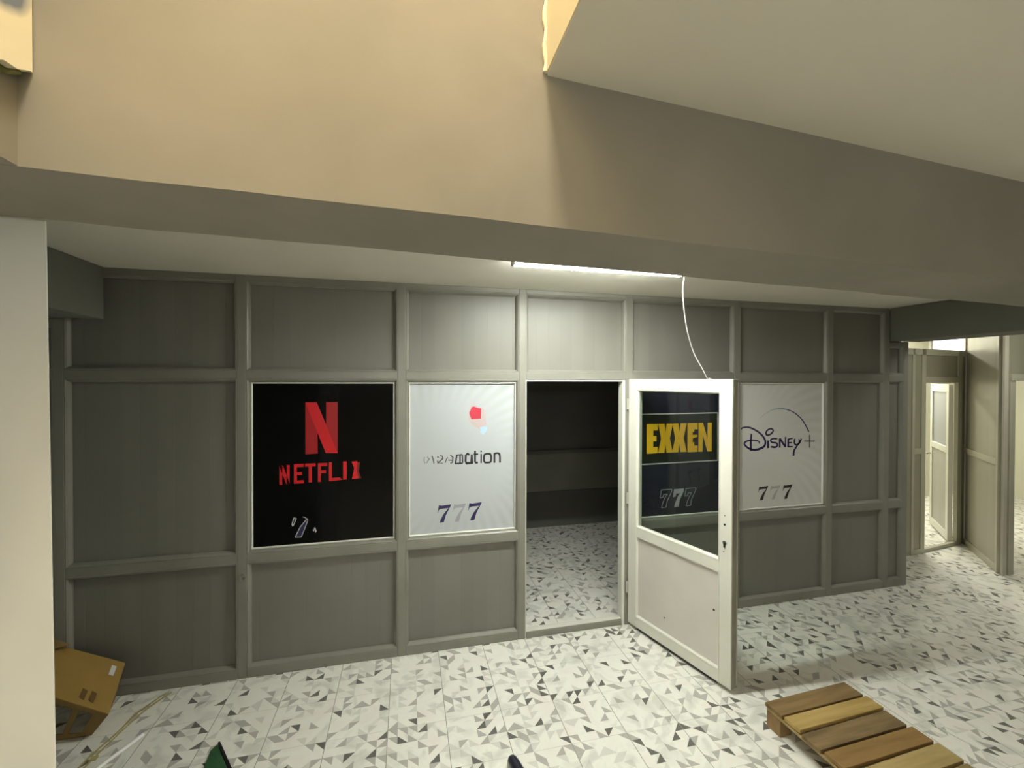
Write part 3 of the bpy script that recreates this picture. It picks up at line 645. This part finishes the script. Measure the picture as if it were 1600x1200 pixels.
# ---------------------------------------------------------------- bits lying on the floor
def strap_pts(o=0): return smooth([(-1.49+o, -.06, .004), (-1.53+o, -.15, .012), (-1.575+o, -.24, .008), (-1.60+o*.6, -.36, .010), (-1.635+o, -.52, .004), (-1.66+o, -.75, .004)], 5)
def flat(pts, wd, th, m, nm, par=None):
    mb = MB(); n = len(pts)
    for i, p_ in enumerate(pts):
        a_ = Vector(pts[max(i-1, 0)]); b__ = Vector(pts[min(i+1, n-1)]); t = (b__-a_).normalized(); s_ = Vector((-t.y, t.x, 0)).normalized()*wd/2; p_ = Vector(p_)
        mb.v += [tuple(p_-s_-Vector((0, 0, th/2))), tuple(p_+s_-Vector((0, 0, th/2))), tuple(p_+s_+Vector((0, 0, th/2))), tuple(p_-s_+Vector((0, 0, th/2)))]
    for i in range(n-1):
        for k in range(4): mb.f.append((i*4+k, i*4+4+k, i*4+4+(k+1) % 4, i*4+(k+1) % 4))
    mb.f += [(0, 1, 2, 3), (4*n-1, 4*n-2, 4*n-3, 4*n-4)]
    return mb.build(nm, m, par)
ST = mat('dull_yellow_strap', (.46, .40, .17), .35)
st = empty('packing_strap', (-1.56, -.4, 0)); tag(st, 'dull yellow packing strap lying curved on the tiles beside the cardboard box', 'strap')
sb = Vector((-1.56, -.4, 0))
for o in (-.03, -.002): flat([tuple(Vector(p_)-sb) for p_ in strap_pts(o)], .009, .003, ST, 'strap_strand', st)
MB().box(-.092, -.058, -.155, -.125, .003, .010).build('strap_fold', ST, st, bevel=.002)
tag(MB().tube([(-1.467, -.425, .011), (-1.526, -.54, .011), (-1.655, -.79, .011)], .0105, 12).build('plastic_strip', mat('white_plastic_strip', (.95, .95, .93), .18, spec=1, coat=.6)), 'straight white plastic strip on the tiles in front of the cardboard box', 'strip')
GREEN = noisy('dark_green_plastic', (.018, .075, .028), (.03, .11, .045), 8, .35, .05)
gs = empty('plastic_scoop', (-.98, -.68, 0)); tag(gs, 'dark green plastic object with a black edge, cut by the bottom edge of the picture', 'tool')
go = lambda P, z: [(x+.98, y_+.68, z) for x, y_ in P]
P4 = [(-1.030, -.590), (-1.044, -.644), (-1.02, -.80), (-.905, -.80)]
MB().hexa(go(P4, .002)[::-1]+[(v[0], v[1], z) for v, z in zip(go(P4, 0)[::-1], (.030, .030, .018, .008))]).build('body', GREEN, gs, bevel=.004)
P5 = [(-1.028, -.588), (-.903, -.80), (-.880, -.80), (-1.018, -.584)]
MB().hexa(go(P5, .001)+go(P5, .018)).build('edge_strip', BLACKM, gs, bevel=.003)
NV = mat('dark_blue_grey_plastic', (.018, .018, .032), .3)
mb = MB(); ax0 = Vector((.535, -1.075, .030)); ax1 = Vector((.585, -1.30, .034))
mb.tube([ax0+(ax1-ax0)*t for t in (0, .02, .06, .12, .2, .6, 1)], .03, 20, radii=[.006, .016, .023, .027, .029, .030, .030])
tag(mb.build('plastic_tube', NV, smooth=True), 'dark blue-grey rounded tube end on the tiles at the bottom centre of the picture', 'tube')
tag(MB().tube(smooth([(2.965, -1.17, .003), (3.00, -1.27, .003), (3.035, -1.42, .003), (3.085, -1.62, .003), (3.12, -1.80, .003), (3.16, -2.1, .003)], 5), .003, 8).build('floor_cable', mat('white_floor_cable', (.70, .70, .66), .4), smooth=True), 'thin white cable lying on the tiles to the right of the pallet', 'cable')
